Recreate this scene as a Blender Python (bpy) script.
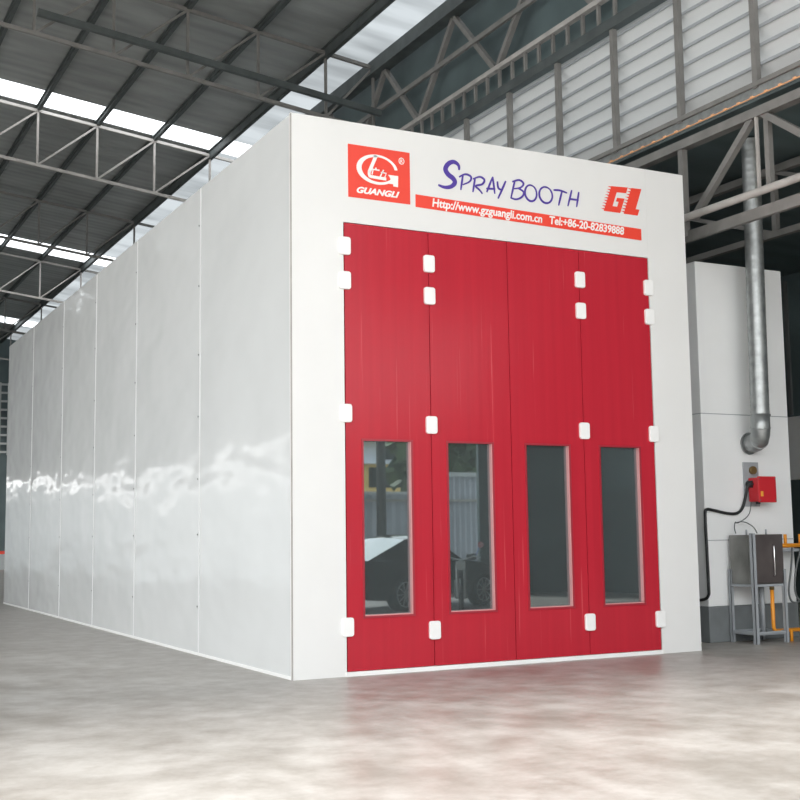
import bpy, bmesh, math, random
from mathutils import Vector, Matrix
random.seed(7)
PI = math.pi
S = bpy.context.scene
for o in list(bpy.data.objects): bpy.data.objects.remove(o, do_unlink=True)
COL = S.collection

# ------------------------------------------------------------------ camera
yaw, pitch, roll, FPX = 0.4800883, 0.1111881, -0.0133237, 1199.716
Fv = Vector((math.sin(yaw)*math.cos(pitch), math.cos(yaw)*math.cos(pitch), math.sin(pitch)))
Rv = Vector((math.cos(yaw), -math.sin(yaw), 0)); Uv = Rv.cross(Fv)
Rr = Rv*math.cos(roll) + Uv*math.sin(roll); Ur = -Rv*math.sin(roll) + Uv*math.cos(roll)
cd = bpy.data.cameras.new('camera'); cam = bpy.data.objects.new('camera', cd); COL.objects.link(cam)
m = Matrix((Rr, Ur, -Fv)).transposed().to_4x4(); m.translation = Vector((-4.75556, -11.59023, 1.47325))
cam.matrix_world = m
cd.sensor_fit = 'HORIZONTAL'; cd.sensor_width = 36; cd.lens = FPX/800*36; cd.clip_end = 300
S.camera = cam

# ------------------------------------------------------------------ light
w = bpy.data.worlds.new('overcast'); S.world = w; w.use_nodes = True
nt = w.node_tree; bg = nt.nodes['Background']
tc = nt.nodes.new('ShaderNodeTexCoord'); sx = nt.nodes.new('ShaderNodeSeparateXYZ'); cr = nt.nodes.new('ShaderNodeValToRGB')
cr.color_ramp.elements[0].position = 0.0; cr.color_ramp.elements[0].color = (.93, .93, .92, 1)
cr.color_ramp.elements[1].position = 0.9; cr.color_ramp.elements[1].color = (.88, .93, .98, 1)
nt.links.new(tc.outputs['Generated'], sx.inputs[0]); nt.links.new(sx.outputs['Z'], cr.inputs[0]); nt.links.new(cr.outputs[0], bg.inputs[0])
bg.inputs[1].default_value = 1.0
sd = bpy.data.lights.new('hazy_sun', 'SUN'); sd.energy = 1.6; sd.angle = math.radians(12); sd.color = (1, .97, .92)
so = bpy.data.objects.new('hazy_sun', sd); COL.objects.link(so); so.rotation_euler = (math.radians(42), 0, math.radians(-25))
vs = S.view_settings; vs.view_transform = 'Standard'; vs.look = 'None'; vs.gamma = 1; vs.use_curve_mapping = False
vs.exposure = 1.96

# ------------------------------------------------------------------ materials
def mat(name, col, rough=.5, metal=0, spec=.5, noise=None, bump=None, coat=0, alt=None, coord='Object'):
    """noise=(scale, amount) or (scale, amount, (sx,sy,sz)); bump=(scale, strength, dist[, (sx,sy,sz)])"""
    M = bpy.data.materials.new(name); M.use_nodes = True; n = M.node_tree; b = n.nodes['Principled BSDF']
    b.inputs['Base Color'].default_value = (*col, 1); b.inputs['Roughness'].default_value = rough
    b.inputs['Metallic'].default_value = metal; b.inputs['Specular IOR Level'].default_value = spec
    b.inputs['Coat Weight'].default_value = coat; b.inputs['Coat Roughness'].default_value = .06
    def coordn(sc):
        t = n.nodes.new('ShaderNodeTexCoord'); mp = n.nodes.new('ShaderNodeMapping'); mp.inputs['Scale'].default_value = sc
        n.links.new(t.outputs[coord], mp.inputs[0]); return mp.outputs[0]
    if noise:
        x = n.nodes.new('ShaderNodeTexNoise'); x.inputs['Scale'].default_value = noise[0]; x.inputs['Detail'].default_value = 6
        n.links.new(coordn(noise[2] if len(noise) > 2 else (1, 1, 1)), x.inputs[0])
        r = n.nodes.new('ShaderNodeValToRGB'); r.color_ramp.elements[0].position = .3; r.color_ramp.elements[1].position = .7
        a = alt if alt else tuple(c*(1-noise[1]) for c in col)
        r.color_ramp.elements[0].color = (*a, 1); r.color_ramp.elements[1].color = (*[min(1, c*(1+noise[1]*.5)) for c in col], 1)
        n.links.new(x.outputs[0], r.inputs[0]); n.links.new(r.outputs[0], b.inputs['Base Color'])
    if bump:
        x = n.nodes.new('ShaderNodeTexNoise'); x.inputs['Scale'].default_value = bump[0]; x.inputs['Detail'].default_value = 2
        n.links.new(coordn(bump[3] if len(bump) > 3 else (1, 1, 1)), x.inputs[0])
        u = n.nodes.new('ShaderNodeBump'); u.inputs['Strength'].default_value = bump[1]; u.inputs['Distance'].default_value = bump[2]
        n.links.new(x.outputs[0], u.inputs['Height']); n.links.new(u.outputs[0], b.inputs['Normal'])
    return M
WHITE = mat('white_panel', (.75, .75, .74), .42, noise=(1.5, .02), bump=(1.3, .15, .01))
SIDE = mat('glossy_white_panel', (.62, .635, .635), .13, spec=.75, noise=(.5, .03), bump=(.8, 1, .045, (1, .8, 1.7)))
SEAM = mat('panel_joint', (.68, .69, .69), .3)
RED = mat('red_door_paint', (.46, .022, .038),   .2, spec=.25, noise=(1, .07, (12, 12, .3)), bump=(3, .25, .004, (5, 5, .5)))
REDD = mat('red_edge_paint', (.33, .02, .035), .3)
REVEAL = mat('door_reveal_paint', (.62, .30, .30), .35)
HINGE = mat('white_cap', (.85, .85, .84), .4)
SIGNRED = mat('sign_red', (.80, .055, .03), .5)
SIGNWHITE = mat('sign_white', (.85, .85, .83), .5)
PURPLE = mat('sign_purple', (.07, .035, .31), .5)
STEEL = mat('painted_steel', (.20, .195, .185), .5, noise=(4, .2))
STEELL = mat('pale_and_lit_steel', (.40, .38, .36), .5, noise=(4, .2))  # pale steel; on the roof trusses the lighter tone stands in for light
STEELD = mat('dark_steel', (.07, .083, .083), .6, noise=(3, .3))
GALV = mat('galvanised_metal', (.40, .42, .42), .42, metal=.75, noise=(9, .25), bump=(30, .15, .003))
STAIN = mat('stainless_steel', (.27, .27, .255), .38, metal=.8, noise=(2.5, .35), bump=(2, .2, .01))
GREYPAINT = mat('grey_frame_paint', (.33, .35, .37), .5)
CABW = mat('room_white_panel', (.84, .85, .85), .45, noise=(1, .05), bump=(1, .1, .01))
PLINTH = mat('grey_plinth', (.17, .185, .19), .6, noise=(3, .2))
RUST = mat('orange_lacquer', (.85, .45, .22), .5)
ORANGE = mat('orange_gas_paint', (.80, .30, .02), .4)
BLACK = mat('black_rubber', (.012, .013, .015), .5)
GREYR = mat('grey_rubber', (.12, .13, .13), .5)
REDBOX = mat('red_enamel', (.55, .02, .03), .35)
YEL = mat('yellow_sticker', (.8, .4, .05), .5)
BROWN = mat('brass_fitting', (.25, .17, .07), .4, metal=.6)
DARKWALL = mat('dark_green_cladding', (.09, .125, .13), .55, noise=(1, .25))
PALEWALL = mat('pale_render', (.42, .44, .44), .7)
MUNT = mat('grey_mullion', (.12, .13, .13), .5)
CARP = mat('black_car_paint', (.008, .010, .011), .12, spec=.5, coat=.6)
CARG = mat('car_glass_highlight', (.62, .68, .70), .05, spec=1, coat=1)  # pale base colour stands in for a white highlight on the glass
TYRE = mat('tyre', (.01, .01, .01), .8)
CHROME = mat('chrome', (.7, .7, .7), .12, metal=1)
FENCE = mat('grey_fence_sheet', (.36, .38, .42), .5, noise=(2, .12))
CONC = mat('weathered_concrete', (.30, .29, .27), .8, noise=(3, .2))
POLE = mat('dark_pole', (.05, .052, .05), .7)
YHOUSE = mat('yellow_render', (.85, .62, .22), .7)
BHOUSE = mat('pale_blue_render', (.75, .80, .88), .7)
DWIN = mat('dark_window', (.02, .025, .025), .2)
BLUEP = mat('blue_plastic', (.02, .07, .35), .3)
LEAF = mat('leaf_green', (.045, .085, .022), .6, noise=(3, .4))
BARK = mat('bark', (.08, .06, .04), .9)
n = RED.node_tree; b = n.nodes['Principled BSDF']; lk = b.inputs['Base Color'].links[0]; src = lk.from_socket
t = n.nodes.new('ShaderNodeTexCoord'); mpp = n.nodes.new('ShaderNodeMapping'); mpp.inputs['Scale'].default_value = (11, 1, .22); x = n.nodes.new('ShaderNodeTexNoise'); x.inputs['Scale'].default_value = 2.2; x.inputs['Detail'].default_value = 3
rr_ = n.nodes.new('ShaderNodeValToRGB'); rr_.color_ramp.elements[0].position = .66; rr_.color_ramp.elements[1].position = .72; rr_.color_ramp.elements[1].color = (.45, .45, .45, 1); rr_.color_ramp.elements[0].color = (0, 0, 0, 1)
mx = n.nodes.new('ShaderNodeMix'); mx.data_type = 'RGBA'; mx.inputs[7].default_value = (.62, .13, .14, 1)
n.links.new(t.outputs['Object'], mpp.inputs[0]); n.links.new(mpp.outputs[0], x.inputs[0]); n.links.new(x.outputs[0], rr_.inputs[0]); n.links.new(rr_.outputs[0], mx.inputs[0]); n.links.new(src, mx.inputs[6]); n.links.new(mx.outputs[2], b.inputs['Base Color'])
def wavebump(M, scale, dist, axis='Y', strength=1):
    n = M.node_tree; b = n.nodes['Principled BSDF'] if 'Principled BSDF' in n.nodes else None
    t = n.nodes.new('ShaderNodeTexCoord'); x = n.nodes.new('ShaderNodeTexWave'); x.bands_direction = axis
    x.inputs['Scale'].default_value = scale; n.links.new(t.outputs['Object'], x.inputs[0])
    u = n.nodes.new('ShaderNodeBump'); u.inputs['Strength'].default_value = strength; u.inputs['Distance'].default_value = dist
    n.links.new(x.outputs['Fac'], u.inputs['Height']); n.links.new(u.outputs[0], b.inputs['Normal'])
ROOFM = mat('grey_roof_sheet', (.29, .305, .30), .34, metal=.2, noise=(.5, .3, (1, 4, 1))); wavebump(ROOFM, .9, .02, 'Y', .35)
LEANM = mat('dark_roof_sheet', (.09, .125, .13), .5, noise=(.5, .3, (1, 4, 1))); wavebump(LEANM, .6, .015, 'Y', .4)
FLOORM = bpy.data.materials.new('polished_concrete'); FLOORM.use_nodes = True
n = FLOORM.node_tree; b = n.nodes['Principled BSDF']
t = n.nodes.new('ShaderNodeTexCoord')
x1 = n.nodes.new('ShaderNodeTexNoise'); x1.inputs['Scale'].default_value = .9; x1.inputs['Detail'].default_value = 8; x1.inputs['Roughness'].default_value = .62
x2 = n.nodes.new('ShaderNodeTexNoise'); x2.inputs['Scale'].default_value = 3.5; x2.inputs['Detail'].default_value = 9; x2.inputs['Roughness'].default_value = .7
n.links.new(t.outputs['Object'], x1.inputs[0]); n.links.new(t.outputs['Object'], x2.inputs[0])
mx = n.nodes.new('ShaderNodeMix'); mx.data_type = 'FLOAT'; mx.inputs[0].default_value = .45
n.links.new(x1.outputs[0], mx.inputs[2]); n.links.new(x2.outputs[0], mx.inputs[3])
r = n.nodes.new('ShaderNodeValToRGB'); r.color_ramp.elements[0].position = .40; r.color_ramp.elements[1].position = .60
r.color_ramp.elements[0].color = (.255, .228, .20, 1); r.color_ramp.elements[1].color = (.43, .41, .385, 1)
n.links.new(mx.outputs[0], r.inputs[0]); n.links.new(r.outputs[0], b.inputs['Base Color'])
r2 = n.nodes.new('ShaderNodeMapRange'); r2.inputs[1].default_value = .3; r2.inputs[2].default_value = .7; r2.inputs[3].default_value = .29; r2.inputs[4].default_value = .48
n.links.new(x1.outputs[0], r2.inputs[0]); n.links.new(r2.outputs[0], b.inputs['Roughness'])
def sheet_mat(name, col, clear, ribs, opaque=.15, dcol=None):
    M = bpy.data.materials.new(name); M.use_nodes = True; n = M.node_tree; n.nodes.remove(n.nodes['Principled BSDF'])
    out = n.nodes['Material Output']; tr = n.nodes.new('ShaderNodeBsdfTranslucent'); tp = n.nodes.new('ShaderNodeBsdfTransparent')
    df = n.nodes.new('ShaderNodeBsdfDiffuse')
    t = n.nodes.new('ShaderNodeTexCoord'); x = n.nodes.new('ShaderNodeTexNoise'); x.inputs['Scale'].default_value = .7; x.inputs['Detail'].default_value = 3
    mp = n.nodes.new('ShaderNodeMapping'); mp.inputs['Scale'].default_value = ribs; n.links.new(t.outputs['Object'], mp.inputs[0]); n.links.new(mp.outputs[0], x.inputs[0])
    r = n.nodes.new('ShaderNodeValToRGB'); r.color_ramp.elements[0].position = .35; r.color_ramp.elements[1].position = .62
    r.color_ramp.elements[0].color = (*[c*.55 for c in col], 1); r.color_ramp.elements[1].color = (*col, 1)
    n.links.new(x.outputs[0], r.inputs[0]); n.links.new(r.outputs[0], tr.inputs[0]); df.inputs[0].default_value = (*(dcol or [c*.5 for c in col]), 1)
    a = n.nodes.new('ShaderNodeMixShader'); a.inputs[0].default_value = clear; n.links.new(tr.outputs[0], a.inputs[1]); n.links.new(tp.outputs[0], a.inputs[2])
    c = n.nodes.new('ShaderNodeMixShader'); c.inputs[0].default_value = opaque; n.links.new(a.outputs[0], c.inputs[1]); n.links.new(df.outputs[0], c.inputs[2])
    n.links.new(c.outputs[0], out.inputs[0]); return M
SKYL = sheet_mat('translucent_roof_sheet', (.9, .93, .95), .15, (1, 1, 1))
BAYL = sheet_mat('weathered_translucent_sheet', (.17, .18, .185), .0, (.35, 1.6, 1))
LOWL = sheet_mat('added_low_sheet', (.30, .32, .325), .0, (1, 1, 1))  # for unseen sheets added to brighten the booth side's reflections
LOUV = sheet_mat('translucent_louvre_sheet', (.60, .62, .62), .0, (1, .4, 1), .94, (.60, .61, .61))
GLASS = bpy.data.materials.new('tinted_window_glass'); GLASS.use_nodes = True
n = GLASS.node_tree; n.nodes.remove(n.nodes['Principled BSDF'])
gl = n.nodes.new('ShaderNodeBsdfGlossy'); gl.inputs['Roughness'].default_value = .015; gl.inputs[0].default_value = (.85, .97, 1, 1)
tp = n.nodes.new('ShaderNodeBsdfTransparent'); tp.inputs[0].default_value = (.34, .42, .42, 1)
mx = n.nodes.new('ShaderNodeMixShader'); fr = n.nodes.new('ShaderNodeFresnel'); fr.inputs[0].default_value = 3.1
n.links.new(fr.outputs[0], mx.inputs[0]); n.links.new(tp.outputs[0], mx.inputs[1]); n.links.new(gl.outputs[0], mx.inputs[2])
dd = n.nodes.new('ShaderNodeBsdfDiffuse'); dd.inputs[0].default_value = (.45, .52, .53, 1); m3 = n.nodes.new('ShaderNodeMixShader'); m3.inputs[0].default_value = .10
n.links.new(mx.outputs[0], m3.inputs[1]); n.links.new(dd.outputs[0], m3.inputs[2]); n.links.new(m3.outputs[0], n.nodes['Material Output'].inputs[0])

# ------------------------------------------------------------------ mesh helpers
class MB:
    def __init__(s): s.v = []; s.f = []; s.sm = []
    def add(s, vs, fs, smooth=False):
        k = len(s.v); s.v += [tuple(p) for p in vs]; s.f += [tuple(i+k for i in q) for q in fs]; s.sm += [smooth]*len(fs); return s
    def box(s, x0, x1, y0, y1, z0, z1):
        return s.add([(x, y, z) for x in (x0, x1) for y in (y0, y1) for z in (z0, z1)],
                     [(0, 1, 3, 2), (4, 6, 7, 5), (0, 4, 5, 1), (2, 3, 7, 6), (0, 2, 6, 4), (1, 5, 7, 3)])
    def bar(s, a, b, w=.05, h=None, up=(0, 0, 1)):
        h = h or w; a = Vector(a); b = Vector(b); d = (b-a).normalized(); u = Vector(up)
        if abs(d.dot(u)) > .98: u = Vector((1, 0, 0))
        r = d.cross(u).normalized(); u = r.cross(d)
        q = [-r*w/2-u*h/2, r*w/2-u*h/2, r*w/2+u*h/2, -r*w/2+u*h/2]
        return s.add([a+i for i in q]+[b+i for i in q], [(3, 2, 1, 0), (4, 5, 6, 7), (0, 1, 5, 4), (1, 2, 6, 5), (2, 3, 7, 6), (3, 0, 4, 7)])
    def angle(s, a, b, w, up=(0, 0, 1)):        # an L section
        a = Vector(a); b = Vector(b); d = (b-a).normalized(); u = Vector(up)
        if abs(d.dot(u)) > .98: u = Vector((1, 0, 0))
        r = d.cross(u).normalized(); u = r.cross(d); t = w*.14
        s.bar(a-u*(w-t)/2, b-u*(w-t)/2, w, t, up); s.bar(a-r*(w-t)/2, b-r*(w-t)/2, t, w, up); return s
    def tube(s, pts, r, n=10, caps=True):
        pts = [Vector(p) for p in pts]; rs = r if isinstance(r, (list, tuple)) else [r]*len(pts)
        vs = []; fs = []; pu = None
        for i, p in enumerate(pts):
            d = (pts[min(i+1, len(pts)-1)]-pts[max(i-1, 0)]).normalized()
            if pu is None: pu = Vector((0, 0, 1)) if abs(d.z) < .9 else Vector((0, 1, 0))
            a = d.cross(pu).normalized(); pu = a.cross(d)
            vs += [p+(a*math.cos(2*PI*j/n)+pu*math.sin(2*PI*j/n))*rs[i] for j in range(n)]
        for i in range(len(pts)-1):
            for j in range(n):
                k = (j+1) % n; fs.append((i*n+j, i*n+k, (i+1)*n+k, (i+1)*n+j))
        s.add(vs, fs, True)
        if caps:
            k = len(s.v)-len(vs); s.f += [tuple(k+j for j in range(n)), tuple(k+(len(pts)-1)*n+j for j in reversed(range(n)))]; s.sm += [False, False]
        return s
    def prism(s, poly, to, d0, d1):             # poly of (a,b) -> to(a,b,depth)
        n = len(poly); return s.add([to(a, b, d0) for a, b in poly]+[to(a, b, d1) for a, b in poly],
            [tuple(range(n)), tuple(reversed(range(n, 2*n)))]+[(i, i+n, (i+1) % n+n, (i+1) % n) for i in range(n)])
    def build(s, name, m, parent=None, bevel=0):
        me = bpy.data.meshes.new(name); me.from_pydata(s.v, [], s.f); me.materials.append(m)
        me.polygons.foreach_set('use_smooth', s.sm)
        bm = bmesh.new(); bm.from_mesh(me); bmesh.ops.recalc_face_normals(bm, faces=bm.faces)
        if bevel:
            es = [e for e in bm.edges if len(e.link_faces) == 2 and e.calc_face_angle(0) > .6]
            bmesh.ops.bevel(bm, geom=es, offset=bevel, segments=2, profile=.5, affect='EDGES')
        bm.to_mesh(me); bm.free()
        o = bpy.data.objects.new(name, me); COL.objects.link(o)
        if parent:
            o.parent = parent; off = Vector((0, 0, 0)); q = parent
            while q: off += Vector(q.location); q = q.parent
            o.location = Vector((0, 0, 0)); me.transform(Matrix.Translation(-off))
        return o
def empty(name, loc, label, cat, group=None):
    o = bpy.data.objects.new(name, None); COL.objects.link(o); o.location = loc; o.empty_display_size = .2
    return tag(o, label, cat, group)
def tag(o, label, cat, group=None):
    o['label'] = label; o['category'] = cat
    if group: o['group'] = group
    return o
def sheet(x0, x1, y0, y1, zf):
    return MB().add([(x0, y0, zf(x0)), (x1, y0, zf(x1)), (x1, y1, zf(x1)), (x0, y1, zf(x0))], [(0, 1, 2, 3)])
def struct(mb, name, m, bevel=0): o = mb.build(name, m, bevel=bevel); o['kind'] = 'structure'; return o
def box(*a): return MB().box(*a)
XZ = lambda a, b, d: (a, d, b)
def smooth_line(P, k=6, closed=False):
    out = []; P = [Vector(p) for p in P]; n = len(P)
    for i in range(n-1):
        p0, p1, p2, p3 = P[max(i-1, 0)], P[i], P[i+1], P[min(i+2, n-1)]
        for j in range(k):
            t = j/k; out.append(.5*((2*p1)+(p2-p0)*t+(2*p0-5*p1+4*p2-p3)*t*t+(3*p1-p0-3*p2+p3)*t**3))
    return out+[P[-1]]

# ------------------------------------------------------------------ the hall
RT = .12; XE = 6.0; ZE = 11.2; XR = -7.0; Y0 = -13.0; Y1 = 50.0
rz = lambda x: ZE+(XE-x)*RT
struct(box(-60, 60, -60, 70, -.3, 0), 'floor', FLOORM)
SKY = [(2.3, 3.4), (16.45, 17.5), (30.2, 31.7), (44.4, 45.9), (-11.9, -10.8)]
ys = sorted(SKY); ceil = MB(); X4 = 4.93
def slab(mb, x0, x1, y0, y1, zf, th=.04):
    mb.add([(x0, y0, zf(x0)), (x1, y0, zf(x1)), (x1, y1, zf(x1)), (x0, y1, zf(x0)), (x0, y0, zf(x0)+th), (x1, y0, zf(x1)+th), (x1, y1, zf(x1)+th), (x0, y1, zf(x0)+th)],
           [(0, 3, 2, 1), (4, 5, 6, 7), (0, 1, 5, 4), (1, 2, 6, 5), (2, 3, 7, 6), (3, 0, 4, 7)]); return mb
yy = Y0
for a, b in ys+[(Y1, Y1)]:
    if a > yy: slab(ceil, XR, X4, yy, a, lambda x: rz(x)+.12)
    yy = b
rl = lambda x: rz(XR)-(XR-x)*RT
slab(ceil, -12, XR, Y0, Y1, lambda x: rl(x)+.12)
struct(ceil, 'ceiling', ROOFM)
for i, (a, b) in enumerate(ys): struct(sheet(XR, X4, a, b, lambda x: rz(x)+.13), 'window_%d' % (i+1), SKYL)
# last roof bay before the eave: weathered translucent sheets
yy = Y0; k = 6
for a, b in ys+[(Y1, Y1)]:
    if a > yy: struct(sheet(X4, XE+.25, yy, a, lambda x: rz(x)+.13), 'window_%d' % k, BAYL); k += 1
    if b > a: struct(sheet(X4, XE+.25, a, b, lambda x: rz(x)+.13), 'window_%d' % k, SKYL); k += 1
    yy = b
# left side: open below, clad above
struct(MB().box(-12.1, -12, Y0, 13, 9.6, rl(-12)+.1).box(-12.1, -12, 13, Y1, 4.22, rl(-12)+.1), 'wall_left', PALEWALL)
for k in range(7): tag(box(-12.15, -11.95, -8.4+k*8.6, -8.2+k*8.6, 0, 9.6).build('steel_column', GREYPAINT), ['first', 'second', 'third', 'fourth', 'fifth', 'sixth', 'seventh'][k]+' grey steel column from the street along the open left side of the hall', 'column', 'columns of the open left side')
# end wall far back
ew = MB().box(2.5, 14, Y1, Y1+.2, .9, 13.2); ew2 = MB().box(-12, 2.5, Y1, Y1+.2, 4.22, 13.2); struct(ew2, 'wall_back_left', PALEWALL); struct(MB().add([(-12, Y1+.1, 0), (2.5, Y1+.1, 0), (2.5, Y1+.1, 4.0), (-12, Y1+.1, 4.0)], [(0, 1, 2, 3)]), 'window_20', LOWL); struct(MB().add([(-12.05, 13, 0), (-12.05, Y1, 0), (-12.05, Y1, 4.0), (-12.05, 13, 4.0)], [(0, 1, 2, 3)]), 'window_21', LOWL); struct(ew, 'wall_back', DARKWALL)  # low sheets and slit above: unseen, added to shape reflections on the booth side
struct(box(2.5, 14, Y1-.06, Y1+.2, 0, .75), 'baseboard_back', PALEWALL)
struct(box(2.5, 14, Y1-.08, Y1+.2, .75, .9), 'trim_1', SIGNRED)
g = empty('window_grille', (5.0, Y1-.1, 5.6), 'pale lattice window grille high on the dark back wall', 'grille')
for i in range(9): MB().box(3.2+i*.42, 3.3+i*.42, Y1-.16, Y1-.08, 5.6, 9.2).build('grille_bar', PALEWALL, g)
for i in range(9): MB().box(3.2, 6.7, Y1-.14, Y1-.09, 5.7+i*.42, 5.8+i*.42).build('grille_rail', PALEWALL, g)

# longitudinal purlins
PX = [(-5.3, None), (-3.83, None), (-2.37, None), (-.9, 'leftmost'), (.56, 'second'), (2.0, 'third'), (3.45, 'fourth'), (4.92, 'fifth')]
words = {-5.3: 'dark steel roof purlin nearest the ridge', -3.83: 'dark steel roof purlin, second from the ridge', -2.37: 'dark steel roof purlin, third from the ridge',
         -.9: 'dark steel roof purlin just past the left edge of the photo', .56: 'dark roof purlin meeting the top left corner of the photo',
         2.0: 'dark roof purlin, second from the left in the photo', 3.45: 'dark roof purlin, third from the left in the photo',
         4.92: 'thick dark purlin along the bright roof strip beside the white booth'}
for X, _ in PX:
    z = rz(X)+.1; d = .10 if X < 4 else .22
    mb = MB()
    mb.box(X-.025, X+.025, Y0, Y1, z-d, z); mb.box(X-.025, X+.06, Y0, Y1, z-d-.012, z-d+.012); mb.box(X-.06, X+.025, Y0, Y1, z-.03, z-.002)
    tag(mb.build('roof_purlin', STEELD), words[X], 'roof beam', 'roof purlins')
mb = MB(); mb.box(5.93, 6.07, Y0, Y1, 10.98, 11.30); mb.box(5.86, 6.12, Y0, Y1, 10.96, 10.99)
tag(mb.build('eave_beam', STEELD), 'deep dark eave beam at the outer edge of the bright roof strip', 'roof beam')

# lattice trusses crossing the hall
TY = [-4.7, 2.75, 10.1, 17.5, 24.9, 32.3, 39.7, 47.1]
tw = ['lattice roof truss above and in front of the spray booth', 'lattice roof truss above the front half of the booth', 'dark lattice truss just above the top front corner of the booth',
      'pale lattice roof truss nearest, at the upper left of the photo', 'second lattice roof truss from the front at left, mostly dark', 'pale lattice roof truss just behind the lower bright skylight strip',
      'lattice roof truss far back at left, last but one', 'farthest lattice roof truss before the back wall']
TX = [-6.76, -5.3, -3.83, -2.37, -.9, .56, 2.0, 3.45, 4.92, 6.0]
for ty, lab in zip(TY, tw):
    pale = ty in (17.5, 32.3); M_ = STEELL if pale else STEEL  # lit look of these trusses is put into a lighter colour
    t = empty('roof_truss', (-.4, ty, rz(-.4)), lab, 'roof truss', 'roof trusses')
    x0, x1 = -6.9, 6.0; dt = -.02; db = -1.38
    MB().bar((x0, ty, rz(x0)+dt), (x1, ty, rz(x1)+dt), .07, .07).build('top_chord', M_, t)
    MB().bar((x0, ty, rz(x0)+db), (x1, ty, rz(x1)+db), .07, .07).build('bottom_chord', M_, t)
    for i, X in enumerate(TX):
        MB().bar((X, ty, rz(X)+dt), (X, ty, rz(X)+db), .05).build('strut', M_, t)
        if i: MB().bar((TX[i-1], ty, rz(TX[i-1])+db), (X, ty, rz(X)+dt), .045).build('brace', M_, t)
t = tag(MB().bar((-.9, 9.75, rz(-.9)-1.12), (6.0, 9.75, rz(6.0)-1.12), .1, .12).build('tie_beam', STEELD), 'dark tie beam running beside the truss above the booth corner', 'roof beam')

# right side: columns, louvre wall, girders
PY = [.65+1.42*i for i in range(-9, 34)]
lw = empty('louvre_wall', (6.0, 5, 7.0), 'tall wall of pale translucent louvres with grey posts above the booth at right', 'louvre wall')
zb, zt = 7.06, 8.95
for i in range(8):
    z = zb+i*.245
    a = (6.06, z+.255); b2 = (6.29, z-.0); q = [(a[0], a[1]), (b2[0], b2[1]), (b2[0]+.03, b2[1]-.03)]
    mb = MB().add([(x, y, zz) for y in (Y0, Y1) for x, zz in q], [(0, 1, 4, 3), (1, 2, 5, 4)])
    bl = mb.build('louvre_blade', LOUV, lw)
    MB().box(6.045, 6.06, Y0, Y1, z+.222, z+.262).build('blade_shade_strip', GREYPAINT, bl)  # added grey strip imitating the shade line between blades
for y in PY:
    if Y0 < y < Y1: MB().box(5.96, 6.04, y-.04, y+.04, 6.98, 8.95).build('post', STEEL, lw)
mb = MB(); mb.box(5.95, 6.2, Y0, Y1, 7.0, 7.06); mb.build('sill_rail', STEEL, lw)
mb = MB(); mb.box(5.99, 6.02, Y0, Y1, 6.895, 7.0); mb.build('flashing', GALV, lw)
mb = MB(); mb.box(5.965, 5.985, Y0, Y1, 6.868, 6.880); mb.build('orange_trim', RUST, lw)['label'] = 'thin orange trim strip under the louvres'
for k in range(64):
    y = -6+k*.24
    if k < 64: MB().box(5.962, 5.988, y, y+.045, 6.878, 6.898).build('orange_clip', RUST, lw)
ww = empty('eave_girder', (6.0, 5, 8.95), 'dark ladder girder between the louvres and the eave', 'girder')
MB().box(5.95, 6.05, Y0, Y1, 9.38, 9.46).build('top_chord', STEELL, ww)
MB().box(5.93, 6.07, Y0, Y1, 8.86, 9.02).build('bottom_chord', STEELD, ww)
for k in range(60):
    y = 2+k*.4; MB().bar((6, y, 9.0), (6, y, 9.4), .05).build('rung', STEEL, ww)
for k in range(14):
    y = -6+k*2.84
    MB().bar((6.05, y, 9.42), (6.05, y+1.42, 10.98), .09).build('brace', STEEL, ww); MB().bar((6.05, y+1.42, 10.98), (6.05, y+2.84, 9.42), .09).build('brace', STEEL, ww)
MB().box(5.97, 6.03, Y0, Y1, 10.15, 10.24).build('middle_rail', STEEL, ww)
struct(box(6.3, 6.36, Y0, Y1, 8.9, 11.32), 'wall_right_upper', DARKWALL)
# lower longitudinal lattice girder
lg = empty('lattice_girder', (6.0, 0, 5.4), 'grey lattice girder with double bottom chord to the right of the booth', 'girder')
MB().box(5.93, 6.07, Y0, 30, 6.60, 6.72).build('top_chord', STEEL, lg)
MB().tube([(5.94, Y0, 5.64), (5.94, 30, 5.64)], .05, 10).build('bottom_chord', STEELL, lg)
MB().box(5.99, 6.06, Y0, 30, 5.33, 5.47).build('lower_rail', STEEL, lg)
nodes = [-.75+4.3*k for k in range(-2, 7)]
for y in nodes:
    MB().bar((5.96, y-.02, 6.62), (5.96, y-.02, 5.66), .035).build('strut', STEELL, lg)
    MB().bar((6.03, y-.14, 6.62), (6.03, y-.14, 5.66), .075).build('strut', STEEL, lg)
    MB().bar((6, y+.08, 6.62), (6, y+1.22, 5.62), .085).build('brace', STEEL, lg)
    MB().bar((6, y-.12, 6.62), (6, y-1.9, 5.3), .085).build('brace', STEEL, lg)
box(5.95, 6.04, .61, .70, 5.40, 6.6).build('end_post', STEEL, lg)
for y, lab in ((9.25, 'steel column beneath the girder behind the booth'), (17.85, 'farthest steel column beneath the girder behind the booth'), (-7.95, 'steel column beneath the girder, nearest the street')):
    tag(box(5.92, 6.06, y-.08, y+.08, 0, 5.33).build('steel_column', STEEL), lab, 'column')
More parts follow.
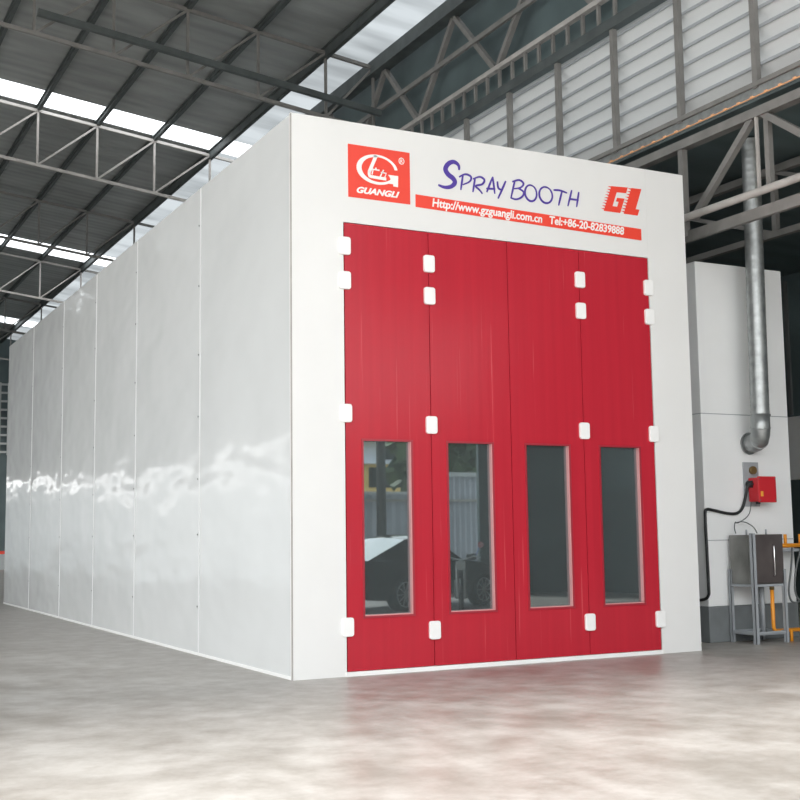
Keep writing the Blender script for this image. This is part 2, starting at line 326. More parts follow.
# lean-to on the right
XL = 13.4
lz = lambda x: 8.6-(x-6.3)*.03
LS = MB(); slab(LS, 6.02, XL, Y0, Y1, lambda x: 6.84-(x-6.02)*.03); struct(LS, 'ceiling_right', LEANM)
struct(box(XL, XL+.1, Y0, 20, 3.72, 6.62), 'wall_right', DARKWALL)
struct(box(XL, XL+.1, 0, 20, 2.45, 3.72), 'trim_2', WHITE)
struct(box(XL, XL+.1, Y0, 0, 2.45, 3.72), 'wall_right_front', DARKWALL)
for k in range(4): struct(box(XL-.04, XL, Y0, -6, 1.62+k*.16, 1.68+k*.16), 'trim_%d' % (k+3), STEELD)
struct(box(XL, XL+.1, Y0, 20, 0, 2.45), 'baseboard_right', mat('dark_green_wainscot', (.06, .08, .08), .6))
struct(box(6.3, XL, 20, 20.1, 0, 6.6), 'wall_right_back', DARKWALL)
struct(box(10.2, XL+.1, Y0-.1, Y0, 0, 6.6), 'wall_front', DARKWALL)
for k, lab in ((0, 'thin grey upright on the dark wall at the far right edge of the photo'), (1, 'farther thin grey upright on the dark side bay wall, behind the plant room')):
    y = 6.1+k*4
    mb = MB().box(XL-.05, XL, y, y+.08, 3.75, 6.5); tag(mb.build('wall_mullion', MUNT), lab, 'mullion')
for X, lab in ((8.0, 'dim lattice girder in the dark side bay behind the silver duct'),):
    fg = empty('lattice_girder', (X, 3, 6.1), lab, 'girder')
    MB().box(X-.05, X+.05, Y0, 19.9, 6.62, 6.73).build('top_chord', STEEL, fg)
    MB().box(X-.05, X+.05, Y0, 19.9, 5.68, 5.77).build('bottom_chord', STEEL, fg)
    for k in range(12):
        y = -9+k*2.5
        MB().bar((X, y, 6.65), (X, y, 5.73), .08).build('strut', STEEL, fg); MB().bar((X, y, 5.73), (X, y+2.5, 6.65), .06).build('brace', STEEL, fg)
for y, lab in ((6.3, 'dim cross rafter in the dark side bay just behind the white plant room'), (13.5, 'farther dim cross rafter in the dark side bay')):
    cr_ = empty('cross_truss', (9.7, y, 6), lab, 'roof truss')
    zt_ = lambda x: 6.52-(x-6.1)*.03; zb_ = lambda x: 5.45-(x-6.1)*.03
    MB().bar((6.1, y, zt_(6.1)), (XL-.15, y, zt_(XL)), .08).build('top_chord', STEEL, cr_); MB().bar((6.1, y, zb_(6.1)), (XL-.15, y, zb_(XL)), .08).build('bottom_chord', STEEL, cr_)
    for k in range(5):
        a = 6.3+k*1.35
        MB().bar((a, y, zb_(a)), (a+.67, y, zt_(a+.67)), .05).build('brace', STEEL, cr_); MB().bar((a+.67, y, zt_(a+.67)), (a+1.35, y, zb_(a+1.35)), .05).build('brace', STEEL, cr_)

# ------------------------------------------------------------------ spray booth
BW, BH, BD = 5.405, 6.0, 17.49
bo = empty('spray_booth', (BW/2, 0, 0), 'long white panelled spray booth with four red folding door leaves and a company sign', 'spray booth')
seams = [0.02, 3.1, 6.17, 8.78, 11.42, 14.43, BD]
for a, b in zip(seams[:-1], seams[1:]):
    mb = MB(); N = 10; NZ = 20      # gently buckled skin
    box_ = mb.box(.012, .06, a+.004, b-.004, .03, 5.99); p = mb.build('side_panel', SIDE, bo)
mb = MB()
for y in seams[1:-1]: MB().box(.006, .05, y-.016, y+.016, .03, 5.985).build('panel_joint', SEAM, bo)
for y in seams[1:-1]:
    for z in (.6, 1.5, 2.2, 3.0, 3.8, 4.7, 5.5): MB().tube([(.004, y+.06, z), (.0125, y+.06, z)], .012, 8).build('rivet', GREYR, bo)
box(.002, .07, .05, BD, 0, .035).build('base_channel', WHITE, bo)
box(.07, BW, .05, BD, 5.90, 5.96).build('roof_panel', WHITE, bo)
box(.06, BW, BD-.06, BD, 0, 5.94).build('back_wall', WHITE, bo)
box(BW-.06, BW, .03, BD-.06, 0, 5.94).build('right_wall', WHITE, bo)
box(0, .612, 0, .045, 0, 5.995).build('corner_panel', WHITE, bo)
box(4.798, BW, 0, .045, 0, 5.995).build('corner_panel', WHITE, bo)
fas = box(.6125, 4.7975, .001, .045, 4.858, 5.995).build('fascia_panel', WHITE, bo)
box(.6, 4.8, -.012, .06, 0, .045).build('threshold', HINGE, bo)
box(-.001, .008, -.002, .03, 0, 5.99).build('corner_trim', STEELL, bo)
dx = [.622, 1.665, 2.713, 3.735, 4.79]
wn = [(.83, 1.412), (1.876, 2.454), (2.915, 3.515), (3.968, 4.555)]
WZ0, WZ1 = .613, 2.475
leaf = []
for i in range(4):
    a, b = dx[i]+.004, dx[i+1]-.004; w0, w1 = wn[i]; yf, yb = .004, .064; z0, z1 = .05, 4.85
    mb = MB(); n_ = 0
    O = [(a, z0), (b, z0), (b, z1), (a, z1)]; I = [(w0, WZ0), (w1, WZ0), (w1, WZ1), (w0, WZ1)]
    vs_ = [XZ(x, z, yf) for x, z in O+I]+[XZ(x, z, yb) for x, z in O+I]; fs_ = []
    for k in range(4):
        l = (k+1) % 4; fs_ += [(k, l, 4+l, 4+k), (8+k, 12+k, 12+l, 8+l), (k, 8+k, 8+l, l), (4+k, 4+l, 12+l, 12+k)]
    mb.add(vs_, fs_); lf = mb.build('door_leaf', RED, bo); leaf.append(lf)
    lf['label'] = ['red door leaf beside the left corner panel', 'red door leaf second from left', 'red door leaf third from left', 'red door leaf beside the right corner panel'][i]
    # window bead, pale pink reveals, pane
    fr_ = MB(); t_ = .022
    fr_.box(w0-t_, w0, -.004, .012, WZ0-t_, WZ1+t_); fr_.box(w1, w1+t_, -.004, .012, WZ0-t_, WZ1+t_)
    fr_.box(w0, w1, -.004, .012, WZ1, WZ1+t_); fr_.box(w0, w1, -.004, .012, WZ0-t_, WZ0); fr_.build('window_bead', REDD, lf)
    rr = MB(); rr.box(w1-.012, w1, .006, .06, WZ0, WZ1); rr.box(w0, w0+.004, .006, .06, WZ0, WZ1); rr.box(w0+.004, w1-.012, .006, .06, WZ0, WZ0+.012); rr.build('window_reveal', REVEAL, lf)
    box(w0+.004, w1-.01, .050, .058, WZ0+.01, WZ1).build('window_pane', GLASS, lf)
hz = {0: (4.59, 4.21, 2.765, .51), 1: (4.487, 4.12, 2.668, .43), 3: (4.484, 4.105, 2.66, .422), 4: (4.473, 4.107, 2.65, .412)}
for k, zs in hz.items():
    X = {0: .622, 1: 1.665, 3: 3.737, 4: 4.778}[k]; own = leaf[{0: 0, 1: 0, 3: 2, 4: 3}[k]]
    for z in zs:
        poly = []; hw, hh, r_ = .068, .098, .028
        for cx_, cz_, a0 in ((hw-r_, hh-r_, 0), (-hw+r_, hh-r_, 90), (-hw+r_, -hh+r_, 180), (hw-r_, -hh+r_, 270)):
            for j in range(5): q = math.radians(a0+j*22.5); poly.append((X+cx_+r_*math.cos(q), z+cz_+r_*math.sin(q)))
        h_ = MB().prism(poly, XZ, -.028, .01).build('hinge_cover', HINGE, own, .006)

# --- sign on the fascia
SY = -.001
def plate(x0, x1, z0, z1, y0=-.006, y1=.002): return MB().prism([(x0, z0), (x1, z0), (x1, z1), (x0, z1)], XZ, y0, y1)
plate(.675, 1.44, 5.146, 5.742).build('logo_plate', SIGNRED, fas)['label'] = 'red square logo plate at left'
plate(1.51, 4.70, 5.128, 5.272).build('banner', SIGNRED, fas)
bn = [c for c in fas.children if c.name.startswith('banner')][0]
# slope of banner in the photograph follows the fascia
me = bn.data
em = MB(); ccx, ccz = 1.03, 5.493; NR = 44; ring = []
for j in range(NR+1):
    a = math.radians(8+(338-8-22)*j/NR)
    # outer and inner ellipses, thick at left
    ring.append(((ccx+.255*math.cos(a), ccz+.170*math.sin(a)), (ccx+.012+.205*math.cos(a), ccz+.002+.142*math.sin(a))))
for j in range(NR):
    (a, b), (c, d) = ring[j], ring[j+1]; em.prism([a, c, d, b], XZ, -.009, -.006)
em.prism([(1.165, 5.452), (1.29, 5.452), (1.285, 5.325), (1.228, 5.327), (1.225, 5.352), (1.14, 5.352), (1.196, 5.405)], XZ, -.0102, -.006)
def stroke(mb, P, w, y=-.009, y1=-.002, taper=False, k=5):
    P = smooth_line([(p[0], p[1], 0) for p in P], k) if len(P) > 2 and k else [Vector((p[0], p[1], 0)) for p in P]
    if len(P) == 2: P = [P[0].lerp(P[1], i/6) for i in range(7)]
    n = len(P); L = []; R_ = []
    for i, p in enumerate(P):
        d = (P[min(i+1, n-1)]-P[max(i-1, 0)]).normalized(); q = Vector((-d.y, d.x, 0)); t = i/(n-1)
        ww_ = w*(1 if not taper else (.45+.75*math.sin(PI*min(1, t*.85+.12))))/2
        if callable(taper): ww_ = w*taper(t)/2
        L.append(p+q*ww_); R_.append(p-q*ww_)
    for i in range(n-1): mb.prism([(v.x, v.y) for v in (L[i], L[i+1], R_[i+1], R_[i])], XZ, y, y1)
stroke(em, [(1.017, 5.650), (.93, 5.455)], .040, k=0)
stroke(em, [(.93, 5.462), (.932, 5.418), (.965, 5.405), (1.14, 5.400)], .034)
for g_ in [[(.969, 5.491), (1.057, 5.489)], [(.979, 5.491), (.964, 5.431)], [(1.01, 5.514), (1.018, 5.494)], [(1.075, 5.468), (1.141, 5.466), (1.123, 5.418)], [(1.108, 5.5), (1.065, 5.417)]]: stroke(em, g_, .014, k=0)
rg_ = MB()
for j in range(14):
    a, b = 2*PI*j/14, 2*PI*(j+1)/14
    rg_.prism([(1.335+r_*math.cos(q)*.9, 5.632+r_*math.sin(q)) for r_, q in ((.040, a), (.040, b), (.031, b), (.031, a))], XZ, -.009, -.006)
rg_.build('registered_ring', SIGNWHITE, fas)
em.build('logo_emblem', SIGNWHITE, fas)['label'] = 'white G shaped emblem on the red plate'
def text(body, x, z, h, width, m, name, shear=0, bold=0.0, ang=0, y=-.007):
    cu = bpy.data.curves.new(name, 'FONT'); cu.body = body; cu.size = 1; cu.shear = shear; cu.offset = bold; cu.extrude = .0015
    to = bpy.data.objects.new(name, cu); COL.objects.link(to); bpy.context.view_layer.update()
    me = bpy.data.meshes.new_from_object(to.evaluated_get(bpy.context.evaluated_depsgraph_get())); bpy.data.objects.remove(to)
    xs = [v.co.x for v in me.vertices]; x0, x1 = min(xs), max(xs); k = width/(x1-x0)
    c, s_ = math.cos(ang), math.sin(ang); par = fas; off = Vector(bo.location)
    for v in me.vertices:
        u = (v.co.x-x0)*k; vv = v.co.y*h/.73
        v.co = Vector((x+u*c, y+v.co.z, z+vv+u*s_))-off
    me.materials.append(m); o = bpy.data.objects.new(name, me); COL.objects.link(o); o.parent = par; return o
text('R', 1.322, 5.612, .04, .03, SIGNWHITE, 'registered_mark', bold=.01)
text('GUANGLI', .775, 5.205, .068, .53, SIGNWHITE, 'lettering', shear=.35, bold=.045)
text('Http://www.gzguangli.com.cn', 1.722, 5.158, .098, 1.495, SIGNWHITE, 'lettering', shear=.12, bold=.024, ang=-.018)
text('Tel:+86-20-82839888', 3.322, 5.132, .098, 1.11, SIGNWHITE, 'lettering', shear=.12, bold=.024, ang=-.018)
for v in me.vertices:  # the banner drops slightly to the right, as painted
    v.co.z -= (v.co.x+bo.location.x-1.51)*.0185
SPRAY = [
 [(2.086, 5.629), (2.078, 5.686), (2.017, 5.716), (1.946, 5.686), (1.905, 5.618), (1.938, 5.56), (2.004, 5.518), (2.026, 5.471), (1.974, 5.419), (1.89, 5.401), (1.807, 5.418)],
 [(2.136, 5.58), (2.103, 5.395)], [(2.084, 5.548), (2.17, 5.59), (2.243, 5.569), (2.225, 5.511), (2.133, 5.462)],
 [(2.298, 5.563), (2.265, 5.39)], [(2.272, 5.547), (2.364, 5.584), (2.424, 5.554), (2.391, 5.499), (2.304, 5.468), (2.355, 5.426), (2.394, 5.385)],
 [(2.453, 5.413), (2.539, 5.607)], [(2.539, 5.607), (2.563, 5.406)], [(2.448, 5.455), (2.57, 5.465)],
 [(2.602, 5.559), (2.614, 5.481), (2.664, 5.464)], [(2.717, 5.578), (2.658, 5.456), (2.605, 5.355)],
 [(2.845, 5.6), (2.788, 5.39)], [(2.809, 5.582), (2.908, 5.615), (2.967, 5.579), (2.926, 5.527), (2.836, 5.501)], [(2.896, 5.513), (2.967, 5.475), (2.938, 5.413), (2.856, 5.375), (2.779, 5.386)],
 [(3.067+.083*math.cos(a), 5.475+.098*math.sin(a)) for a in [1.3+i*.4 for i in range(17)]],
 [(3.281+.094*math.cos(a), 5.478+.099*math.sin(a)) for a in [1.3+i*.4 for i in range(17)]],
 [(3.397, 5.554), (3.49, 5.56), (3.592, 5.541)], [(3.521, 5.561), (3.462, 5.371)],
 [(3.662, 5.584), (3.599, 5.379)], [(3.766, 5.573), (3.727, 5.383)], [(3.627, 5.472), (3.759, 5.471)]]
for i, P in enumerate(SPRAY):
    pass
words_ = [[0], [1, 2], [3, 4], [5, 6, 7], [8, 9], [10, 11, 12], [13], [14], [15, 16], [17, 18, 19]]
for ids in words_:
    sp = MB()
    for i in ids: stroke(sp, SPRAY[i], .050 if i == 0 else .021, y=-.005-.0004*(i % 5), y1=.001, taper=(lambda t: .35+.85*math.sin(PI*min(1, max(0, t)))**.7) if i == 0 else (lambda t: .6+.55*math.sin(PI*min(1, t*.8+.15))))
    sp.build('letter', PURPLE, fas)
gl_ = MB()
gx = lambda u, v: (4.135+.129*v+u*.25, 5.384+.325*v+u*.013*v)     # slanted letter frame
for (u0, v0, u1, v1) in ((.0, .0, 1, .22), (.0, .22, .42, .78), (.0, .78, 1, 1), (.72, .22, 1, .56), (.55, .42, .72, .56)):
    gl_.prism([gx(u0, v0), gx(u1, v0), gx(u1, v1), gx(u0, v1)], XZ, -.005, .001)
gl_.prism([(4.573, 5.723), (4.728, 5.728), (4.626, 5.46), (4.44, 5.381)], XZ, -.005, .001)
gl_.prism([(4.44, 5.381), (4.626, 5.46), (4.686, 5.458), (4.654, 5.381)], XZ, -.005, .001)
for (ax, az), (bx_, bz) in (((4.264, 5.709), (4.135, 5.384)), ((4.573, 5.723), (4.44, 5.381))):
    for j in range(9):
        t0, t1 = j/9+.01, (j+.62)/9
        p0 = (ax+(bx_-ax)*t0, az+(bz-az)*t0); p1 = (ax+(bx_-ax)*t1, az+(bz-az)*t1)
        gl_.prism([(p0[0]+.01, p0[1]), (p0[0]-.055, (p0[1]+p1[1])/2+.006), (p1[0]+.01, p1[1])], XZ, -.0045, .001)
gl_.build('logo_initials', SIGNRED, fas)['label'] = 'red slanted GL initials with speed lines'

# ------------------------------------------------------------------ plant room at right
pr = empty('plant_room', (6.97, 2.9, 0), 'tall white boxed plant room on a grey plinth right of the booth', 'plant room')
box(6.19, 7.76, .72, 5.2, .47, 5.1).build('body', CABW, pr, .008)
box(6.175, 7.77, .705, 5.2, 0, .47).build('plinth', PLINTH, pr, .01)
mb = MB(); mb.box(6.188, 7.762, .714, .722, 3.02, 3.03); mb.box(6.188, 7.762, .714, .722, 1.33, 1.34); mb.box(6.184, 6.192, .72, 5.2, 3.02, 3.03); mb.build('panel_seam', GREYPAINT, pr)

dk = empty('exhaust_duct', (6.91, .72, 2.63), 'silver spiral exhaust duct rising in front of the plant room', 'duct')
X0, X1 = 6.885, 6.94; zb_ = 2.93
pts = []; N = 90
mb = MB(); prof = []
for i in range(241):
    t = i/240; z = zb_+t*(6.79-zb_); prof.append(((X0+(X1-X0)*t, .35, z), .122+(.0025 if i % 6 == 0 else 0)))
mb.tube([p for p, r_ in prof], [r_ for p, r_ in prof], 24); mb.build('pipe', GALV, dk)
el = [(X0, .35, 3.0), (X0, .35, 2.82), (X0+.01, .37, 2.73), (X0+.04, .43, 2.665), (X0+.08, .52, 2.64), (X0+.11, .61, 2.635), (7.01, .715, 2.635)]
mb = MB().tube(el, .126, 24); mb.build('elbow', GALV, dk)
mb = MB()
for k in (1, 3, 5):
    a, b = Vector(el[k]), Vector(el[k+1]); d = (b-a).normalized(); mb.tube([a-d*.008, a+d*.008], .131, 24)
mb.build('elbow_seam', GALV, dk)
MB().tube([(7.01, .70, 2.635), (7.01, .718, 2.635)], .15, 24).build('flange', GALV, dk)
MB().box(X0+.12, X0+.17, .33, .37, 2.98, 3.01).build('clamp', BLACK, dk)

mp = empty('mounting_plate', (7.02, .72, 2.1), 'grey metal plate with brass fitting on the plant room wall behind red box', 'plate')
box(6.88, 7.15, .70, .722, 1.78, 2.38).build('plate', GREYPAINT, mp, .004)
MB().tube([(7.03, .66, 2.27), (7.03, .705, 2.27)], .055, 14).build('fitting', BROWN, mp)
MB().tube([(6.95, .60, 2.08), (6.95, .70, 2.08)], .05, 12).build('cable_gland', BLACK, mp)

rb = empty('burner_box', (7.0, .5, 1.8), 'red metal burner box fixed to the white wall below the duct', 'burner')
box(6.94, 7.24, .50, .69, 1.84, 2.165).build('housing', REDBOX, rb, .015)
box(6.93, 7.25, .485, .51, 1.83, 2.18).build('cover', REDBOX, rb, .01)
box(6.965, 7.005, .478, .486, 1.91, 1.98).build('sticker', YEL, rb)
MB().tube([(7.0, .58, 1.81), (7.0, .58, 1.845)], .03, 12).build('nozzle', BLACK, rb)
for x_ in (6.95, 7.23):
    for z_ in (1.86, 2.15): MB().tube([(x_, .478, z_), (x_, .488, z_)], .009, 8).build('screw', GREYR, rb)

tag(MB().tube(smooth_line([(6.95, .60, 2.08), (6.88, .63, 2.05), (6.86, .66, 1.92), (6.82, .69, 1.76), (6.72, .695, 1.69), (6.55, .695, 1.69), (6.32, .695, 1.73), (6.19, .685, 1.74), (6.155, .68, 1.66), (6.16, .68, 1.2), (6.165, .68, .75), (6.165, .69, .62), (6.15, .78, .56), (6.15, 1.1, .53)], 5), .020, 10).build('black_cable', BLACK),
    'black cable looping from the plate behind the red box down the wall corner', 'cable')
tag(MB().tube(smooth_line([(6.95, .66, 1.84), (6.90, .64, 1.7), (6.78, .6, 1.62), (6.66, .62, 1.56), (6.60, .6, 1.57), (6.58, .6, 1.5), (6.58, .58, 1.42)], 5), .007, 6).build('thin_wire', GREYR), 'thin grey wire hanging from the red box to the left of the steel cabinet', 'wire')
tag(MB().tube(smooth_line([(6.60, .6, 1.56), (6.70, .6, 1.575), (6.80, .6, 1.56), (6.87, .55, 1.50), (6.88, .5, 1.42)], 5), .007, 6).build('thin_wire', GREYR), 'thin grey wire arching over the top of the steel cabinet', 'wire')

sc = empty('steel_cabinet', (6.77, .44, 0), 'brushed steel cabinet standing on a grey angle frame below the red box', 'cabinet')
cx0, cx1, cy0, cy1 = 6.53, 7.05, .23, .66
box(cx0, cx1, cy0, cy1, .76, 1.40).build('body', STAIN, sc, .006)
box(cx0+.01, cx1-.005, cy0-.014, cy0, .77, 1.405).build('door', mat('brown_tinted_steel', (.20, .17, .165), .4, metal=.7, noise=(2, .3)), sc, .003)
hd = MB(); hd.tube([(6.86, cy0-.02, 1.27), (6.86, cy0-.045, 1.25), (6.86, cy0-.045, .88), (6.86, cy0-.02, .86)], .010, 8); hd.build('handle', CHROME, sc)
for x_, y_ in ((cx0, cy0), (cx1, cy0), (cx0, cy1), (cx1, cy1)):
    MB().angle((x_, y_, 0), (x_, y_, .95 if (x_, y_) != (cx0, cy0) else 1.42), .045 if (x_, y_) != (cx0, cy0) else .055).build('leg', GREYPAINT, sc)
MB().tube([(6.86, .44, .12), (6.86, .44, .76)], .03, 12).build('drain_pipe', GREYPAINT, sc)
for a, b in (((cx0, cy0), (cx1, cy0)), ((cx0, cy0), (cx0, cy1)), ((cx0, cy1), (cx1, cy1)), ((cx1, cy0), (cx1, cy1))):
    for z_ in (.14, .745): MB().bar((*a, z_), (*b, z_), .03).build('rail', GREYPAINT, sc)
box(cx0, cx1, cy0, cy1, .11, .125).build('bottom_shelf', GREYPAINT, sc)
for x_ in (6.56, 6.90): MB().tube([(x_, .36, 1.40), (x_, .36, 1.47)], .012, 8).build('bolt', GREYPAINT, sc)
mo = empty('pipe_manifold', (7.3, .45, 1.2), 'orange gas manifold with two upright stubs right of the steel cabinet', 'pipe manifold')
MB().tube([(7.09, .45, 1.25), (7.70, .45, 1.25)], .028, 12).build('pipe', ORANGE, mo)
for x_ in (7.19, 7.33, 7.6): MB().tube([(x_, .45, 1.25), (x_, .45, 1.40)], .022, 10).build('stub', ORANGE, mo)
box(7.09, 7.74, .44, .70, 1.17, 1.205).build('bracket', GREYPAINT, mo)
gp = empty('gas_pipe', (6.93, .33, .1), 'orange gas pipe running down below the steel cabinet and off to the right', 'pipe')
MB().tube([(6.93, .33, .76), (6.93, .33, .20), (6.94, .33, .16), (6.97, .33, .145), (8.3, .33, .145)], .026, 12).build('pipe', ORANGE, gp)
MB().tube([(6.93, .33, .68), (6.93, .33, .76)], .032, 12).build('coupling', BROWN, gp)
MB().tube([(7.21, .30, 0), (7.21, .30, .14)], .022, 10).build('support', ORANGE, gp)
for k, (a, lab) in enumerate([(.0, 'dark hose hanging in a loop from the orange manifold, nearer the cabinet'), (.16, 'dark hose hanging in a loop from the orange manifold, farther right')]):
    tag(MB().tube(smooth_line([(7.42+a, .42, 1.22), (7.36+a*.6, .40, .95), (7.30+a*.7, .40, .65), (7.36+a, .40, .50), (7.55+a, .42, .55), (7.70+a*.5, .45, .9), (7.74+a*.3, .45, 1.2)], 6), .013, 8).build('hose', GREYR), lab, 'hose')

# ------------------------------------------------------------------ outside, seen mirrored in the door glass
fe = empty('sheet_fence', (8, -18, 0), 'grey corrugated sheet fence mirrored in the booth windows', 'fence')
zig = []; x_ = -4.0
mb = MB(); k = 0
while x_ < 12.1:
    z_ = 2.6; mb.add([(x_, -18, 0), (x_+.15, -18.04, 0), (x_+.3, -18, 0), (x_, -18, z_), (x_+.15, -18.04, z_), (x_+.3, -18, z_), (x_, -18.06, 0), (x_+.3, -18.06, 0), (x_, -18.06, z_), (x_+.3, -18.06, z_)],
        [(0, 1, 4, 3), (1, 2, 5, 4), (6, 8, 9, 7), (0, 3, 8, 6), (2, 7, 9, 5), (3, 4, 5, 9, 8), (0, 6, 7, 2, 1)]); x_ += .3
mb.build('sheet', FENCE, fe)
mb = MB()
while x_ < 18:
    z_ = 3.15; mb.add([(x_, -18, 0), (x_+.09, -18.05, 0), (x_+.18, -18, 0), (x_, -18, z_), (x_+.09, -18.05, z_), (x_+.18, -18, z_), (x_, -18.07, 0), (x_+.18, -18.07, 0), (x_, -18.07, z_), (x_+.18, -18.07, z_)],
        [(0, 1, 4, 3), (1, 2, 5, 4), (6, 8, 9, 7), (0, 3, 8, 6), (2, 7, 9, 5), (3, 4, 5, 9, 8), (0, 6, 7, 2, 1)]); x_ += .18
mb.build('sheet', FENCE, fe)
box(-4, 18, -17.97, -17.93, 2.36, 2.44).build('rail', CONC, fe); box(12.2, 18, -17.97, -17.93, 3.08, 3.2).build('rail', PALEWALL, fe); box(-4, 12.2, -17.98, -17.93, 2.56, 2.64).build('rail', PALEWALL, fe)
for x_ in (-4, -1, 2, 5, 8, 11, 14): box(x_, x_+.1, -17.95, -17.86, 0, 2.6).build('post', CONC, fe)
up = empty('utility_pole', (9.68, -17.2, 0), 'dark utility pole mirrored in the leftmost booth window', 'pole')
MB().tube([(9.68, -17.2, 0), (9.68, -17.2, 8.5)], [.14, .10], 12).build('shaft', POLE, up); MB().bar((8.7, -17.2, 7.8), (10.7, -17.2, 7.8), .1).build('crossarm', POLE, up)
for i, (z_, s_) in enumerate(((4.2, .3), (4.9, .5), (7.8, .6))):
    tag(MB().tube([(-15+1.3*k, -16.95, z_+(k-10)**2*.004-.2+s_*.05*k) for k in range(32)], .02, 5).build('overhead_wire', BLACK), ['lowest', 'middle', 'highest'][i]+' overhead wire crossing the street outside', 'wire')
hs = empty('house', (10, -26, 0), 'yellow house with pale blue upper wall mirrored in the leftmost window', 'house')
box(3, 16, -34, -26, 0, 3.95).build('lower_wall', YHOUSE, hs); box(3.2, 15.8, -33.5, -26.2, 4.0, 4.75).build('upper_wall', BHOUSE, hs)
box(2.9, 16.1, -34, -25.8, 3.92, 4.0).build('balcony_slab', BHOUSE, hs); box(2.8, 16.2, -34, -25.7, 4.75, 5.0).build('roof', YHOUSE, hs)
for k in range(5): box(4+k*2.4, 5.5+k*2.4, -26.05, -25.98, 3.1, 3.8).build('window', DWIN, hs)
box(14.2, 15.2, -26.26, -26.15, 4.1, 4.65).build('window', DWIN, hs)
def tree(x, y, h, r_, lab):
    t = empty('tree', (x, y, 0), lab, 'tree'); MB().tube([(x, y, 0), (x+.1, y, h*.4), (x-.05, y, h*.8)], [.18, .13, .05], 8).build('trunk', BARK, t)
    mb = MB()
    for k in range(900):
        a = random.random()*2*PI; ph = math.acos(2*random.random()-1); q = r_*(.5+.5*random.random()**.5)*(1+.25*math.sin(a*3+ph*4))
        c = Vector((x+q*math.sin(ph)*math.cos(a), y+q*math.sin(ph)*math.sin(a), h*.72+q*.75*math.cos(ph)))
        u = Vector((random.gauss(0, 1), random.gauss(0, 1), random.gauss(0, 1))).normalized(); v_ = u.orthogonal().normalized(); s_ = .16+.12*random.random()
        mb.add([c+u*s_*1.5, c+v_*s_, c-u*s_*1.5, c-v_*s_], [(0, 1, 2, 3)])
    mb.build('foliage', LEAF, t)
tree(14.6, -22.5, 5.6, 1.7, 'leafy tree mirrored in the second booth window'); tree(23, -24, 7, 2.3, 'leafy tree behind the fence, farther right'); tree(-14, -22, 7, 2.6, 'leafy tree beyond the fence on the left side')

# car (stands outside the frame, mirrored in the left window)
car = empty('parked_car', (5.70, -9.75, 0), 'black sedan mirrored in the leftmost booth window', 'car')
CA = math.radians(-20); cm = Matrix.Translation((5.70, -9.75, 0)) @ Matrix.Rotation(CA, 4, 'Z')
def cpart(mb, name, m_, bevel=0): mb.v = [tuple(cm @ Vector(p)) for p in mb.v]; return mb.build(name, m_, car, bevel)
# stations: x, half width low, half width belt, z bottom, z belt(hood/trunk surface)
st = [(-1.02, .70, .62, .40, .80), (-.98, .80, .70, .30, .93), (-.55, .88, .78, .22, .98), (0, .90, .80, .2, .98), (.9, .90, .80, .2, .96), (1.9, .90, .79, .2, .94), (2.5, .89, .76, .2, .90), (2.9, .84, .68, .24, .80), (3.12, .72, .58, .32, .66), (3.18, .55, .45, .40, .55)]
mb = MB(); vs_ = []; fs_ = []
for x_, a, b, z0, z1 in st:
    half = [(a*.86, z0), (a, z0+.12), (a*1.01, (z0+z1)/2), (a*.97, z1-.10), (b, z1-.015), (b*.5, z1+.02), (0, z1+.03)]
    rg = half+[(-p[0], p[1]) for p in reversed(half[:-1])]
    vs_ += [(x_, p[0], p[1]) for p in rg]
nr = 13
for i in range(len(st)-1):
    for j in range(nr): k = (j+1) % nr; fs_.append((i*nr+j, i*nr+k, (i+1)*nr+k, (i+1)*nr+j))
fs_ += [tuple(range(nr)), tuple(range((len(st)-1)*nr, len(st)*nr))]
mb.add(vs_, fs_, True); cpart(mb, 'body', CARP)
mb = MB()     # roof and pillars
rf_ = [(-.80, .70, .97), (.35, .60, 1.36), (.7, .60, 1.42), (1.2, .60, 1.40), (1.95, .72, .95)]
vs_ = []
for x_, hw, z_ in rf_: vs_ += [(x_, hw, z_), (x_, hw*.6, z_+.03), (x_, 0, z_+.04), (x_, -hw*.6, z_+.03), (x_, -hw, z_)]
fr1 = [(5*i+j, 5*i+j+1, 5*i+j+6, 5*i+j+5) for i in (1, 2) for j in range(4)]; mb.add(vs_, fr1, True); cpart(mb, 'roof', CARP)
mb = MB(); mb.add(vs_, [(j, j+1, j+6, j+5) for j in range(4)], True); cpart(mb, 'rear_windscreen', CARG)
mb = MB(); mb.add(vs_, [(15+j, 15+j+1, 15+j+6, 15+j+5) for j in range(4)], True); cpart(mb, 'windscreen', CARG)
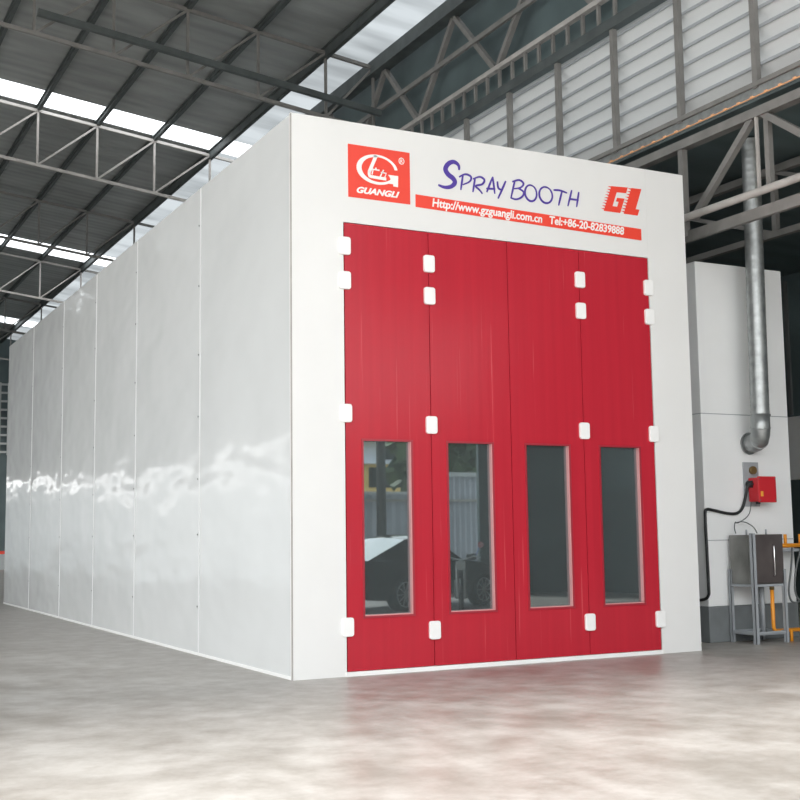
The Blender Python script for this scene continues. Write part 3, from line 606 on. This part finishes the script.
for sgn in (1, -1):
    mb = MB(); mb.add([(x_, sgn*hw, z_) for x_, hw, z_ in rf_]+[(x_, sgn*.74, .96) for x_ in (-.80, .35, .7, 1.2, 1.95)], [(i, i+1, i+6, i+5) for i in range(4)]); cpart(mb, 'side_window', DWIN)
    for x_ in (0, 2.4):
        w_ = cpart(MB().tube([(x_, sgn*.72, .32), (x_, sgn*.925, .32)], .325, 28), 'wheel', TYRE)
        rm = MB()
        for k in range(10): a = 2*PI*k/10; rm.bar((x_, sgn*.93, .32), (x_+.22*math.cos(a), sgn*.93, .32+.22*math.sin(a)), .035, .02)
        rm.v = [tuple(cm @ Vector(p)) for p in rm.v]; rm.tube([cm @ Vector((x_, sgn*.925, .32)), cm @ Vector((x_, sgn*.935, .32))], .05, 12); 
        for k in range(24):
            a, b = 2*PI*k/24, 2*PI*(k+1)/24; rm.bar(cm @ Vector((x_+.235*math.cos(a), sgn*.93, .32+.235*math.sin(a))), cm @ Vector((x_+.235*math.cos(b), sgn*.93, .32+.235*math.sin(b))), .03, .02)
        ro = rm.build('rim', PALEWALL, car); 
    cpart(MB().box(-1.03, -.97, sgn*.66-.1, sgn*.66+.1, .68, .80), 'tail_light', REDBOX)
    cpart(MB().box(.95, 1.1, sgn*.9-.02, sgn*.9+.02, .80, .82), 'door_handle', CHROME)
    cpart(MB().box(1.85, 2.0, sgn*1.0-.08, sgn*1.0+.08, .93, 1.06), 'wing_mirror', CARP, .02)
cpart(MB().box(-1.05, -1.0, -.26, .26, .50, .62), 'number_plate', PALEWALL)
cpart(MB().tube([(.35, 0, 1.45), (.22, 0, 1.62)], .006, 6), 'antenna', BLACK)

mt = empty('motorcycle', (6.85, -8.2, 0), 'dark motorcycle with chrome handlebar mirrored in the second window', 'motorcycle')
mm = Matrix.Translation((6.85, -8.2, 0)) @ Matrix.Rotation(math.radians(120), 4, 'Z')
def mpart(mb, name, m_, bevel=0): mb.v = [tuple(mm @ Vector(p)) for p in mb.v]; return mb.build(name, m_, mt, bevel)
for x_ in (-.62, .62):
    mb = MB(); mb.tube([(x_+.27*math.cos(a*PI/12), 0, .30+.27*math.sin(a*PI/12)) for a in range(25)], .045, 8, False); mpart(mb, 'tyre', TYRE)
    mb = MB()
    for k in range(8): a = 2*PI*k/8; mb.bar((x_, 0, .30), (x_+.24*math.cos(a), 0, .30+.24*math.sin(a)), .015)
    mpart(mb, 'wheel_spokes', CHROME)
mb = MB(); mb.tube([(.62, .07, .3), (.42, .07, .95)], .022, 8); mb.tube([(.62, -.07, .3), (.42, -.07, .95)], .022, 8); mpart(mb, 'fork', PALEWALL)
mpart(MB().tube([(-.75, 0, .74), (-.45, 0, .76), (-.1, 0, .72), (.05, 0, .72)], [.05, .12, .13, .08], 12), 'seat', BLACK)
mpart(MB().tube([(.0, 0, .72), (.12, 0, .80), (.32, 0, .78), (.42, 0, .70)], [.08, .15, .13, .06], 12), 'fuel_tank', CARP)
mpart(MB().box(-.2, .25, -.13, .13, .25, .6), 'engine', GREYR, .04)
mpart(MB().tube([(.3, .38, 1.02), (.38, .25, 1.04), (.42, 0, .97), (.38, -.25, 1.04), (.3, -.38, 1.02)], .014, 8), 'handlebar', PALEWALL)  # pale colour stands in for bright highlights on the bar
mpart(MB().tube([(.62, 0, .88), (.46, 0, .88)], [.09, .06], 14), 'headlight', PALEWALL)
for sgn in (1, -1):
    mpart(MB().tube([(.36, sgn*.28, 1.03), (.40, sgn*.36, 1.22)], .008, 6), 'mirror_stalk', BLUEP); mpart(MB().tube([(.41, sgn*.38, 1.25), (.39, sgn*.38, 1.25)], .06, 14), 'mirror', CHROME)
mpart(MB().tube([(.1, .16, .32), (-.3, .17, .28), (-.85, .17, .34)], [.03, .04, .05], 10), 'exhaust', CHROME)
mb = MB(); mb.tube([(.62+.34*math.cos(a), 0, .30+.34*math.sin(a)) for a in [.3+i*.25 for i in range(9)]], .03, 6); mb.tube([(-.62+.34*math.cos(a), 0, .30+.34*math.sin(a)) for a in [.6+i*.25 for i in range(9)]], .03, 6); mpart(mb, 'mudguards', CARP)
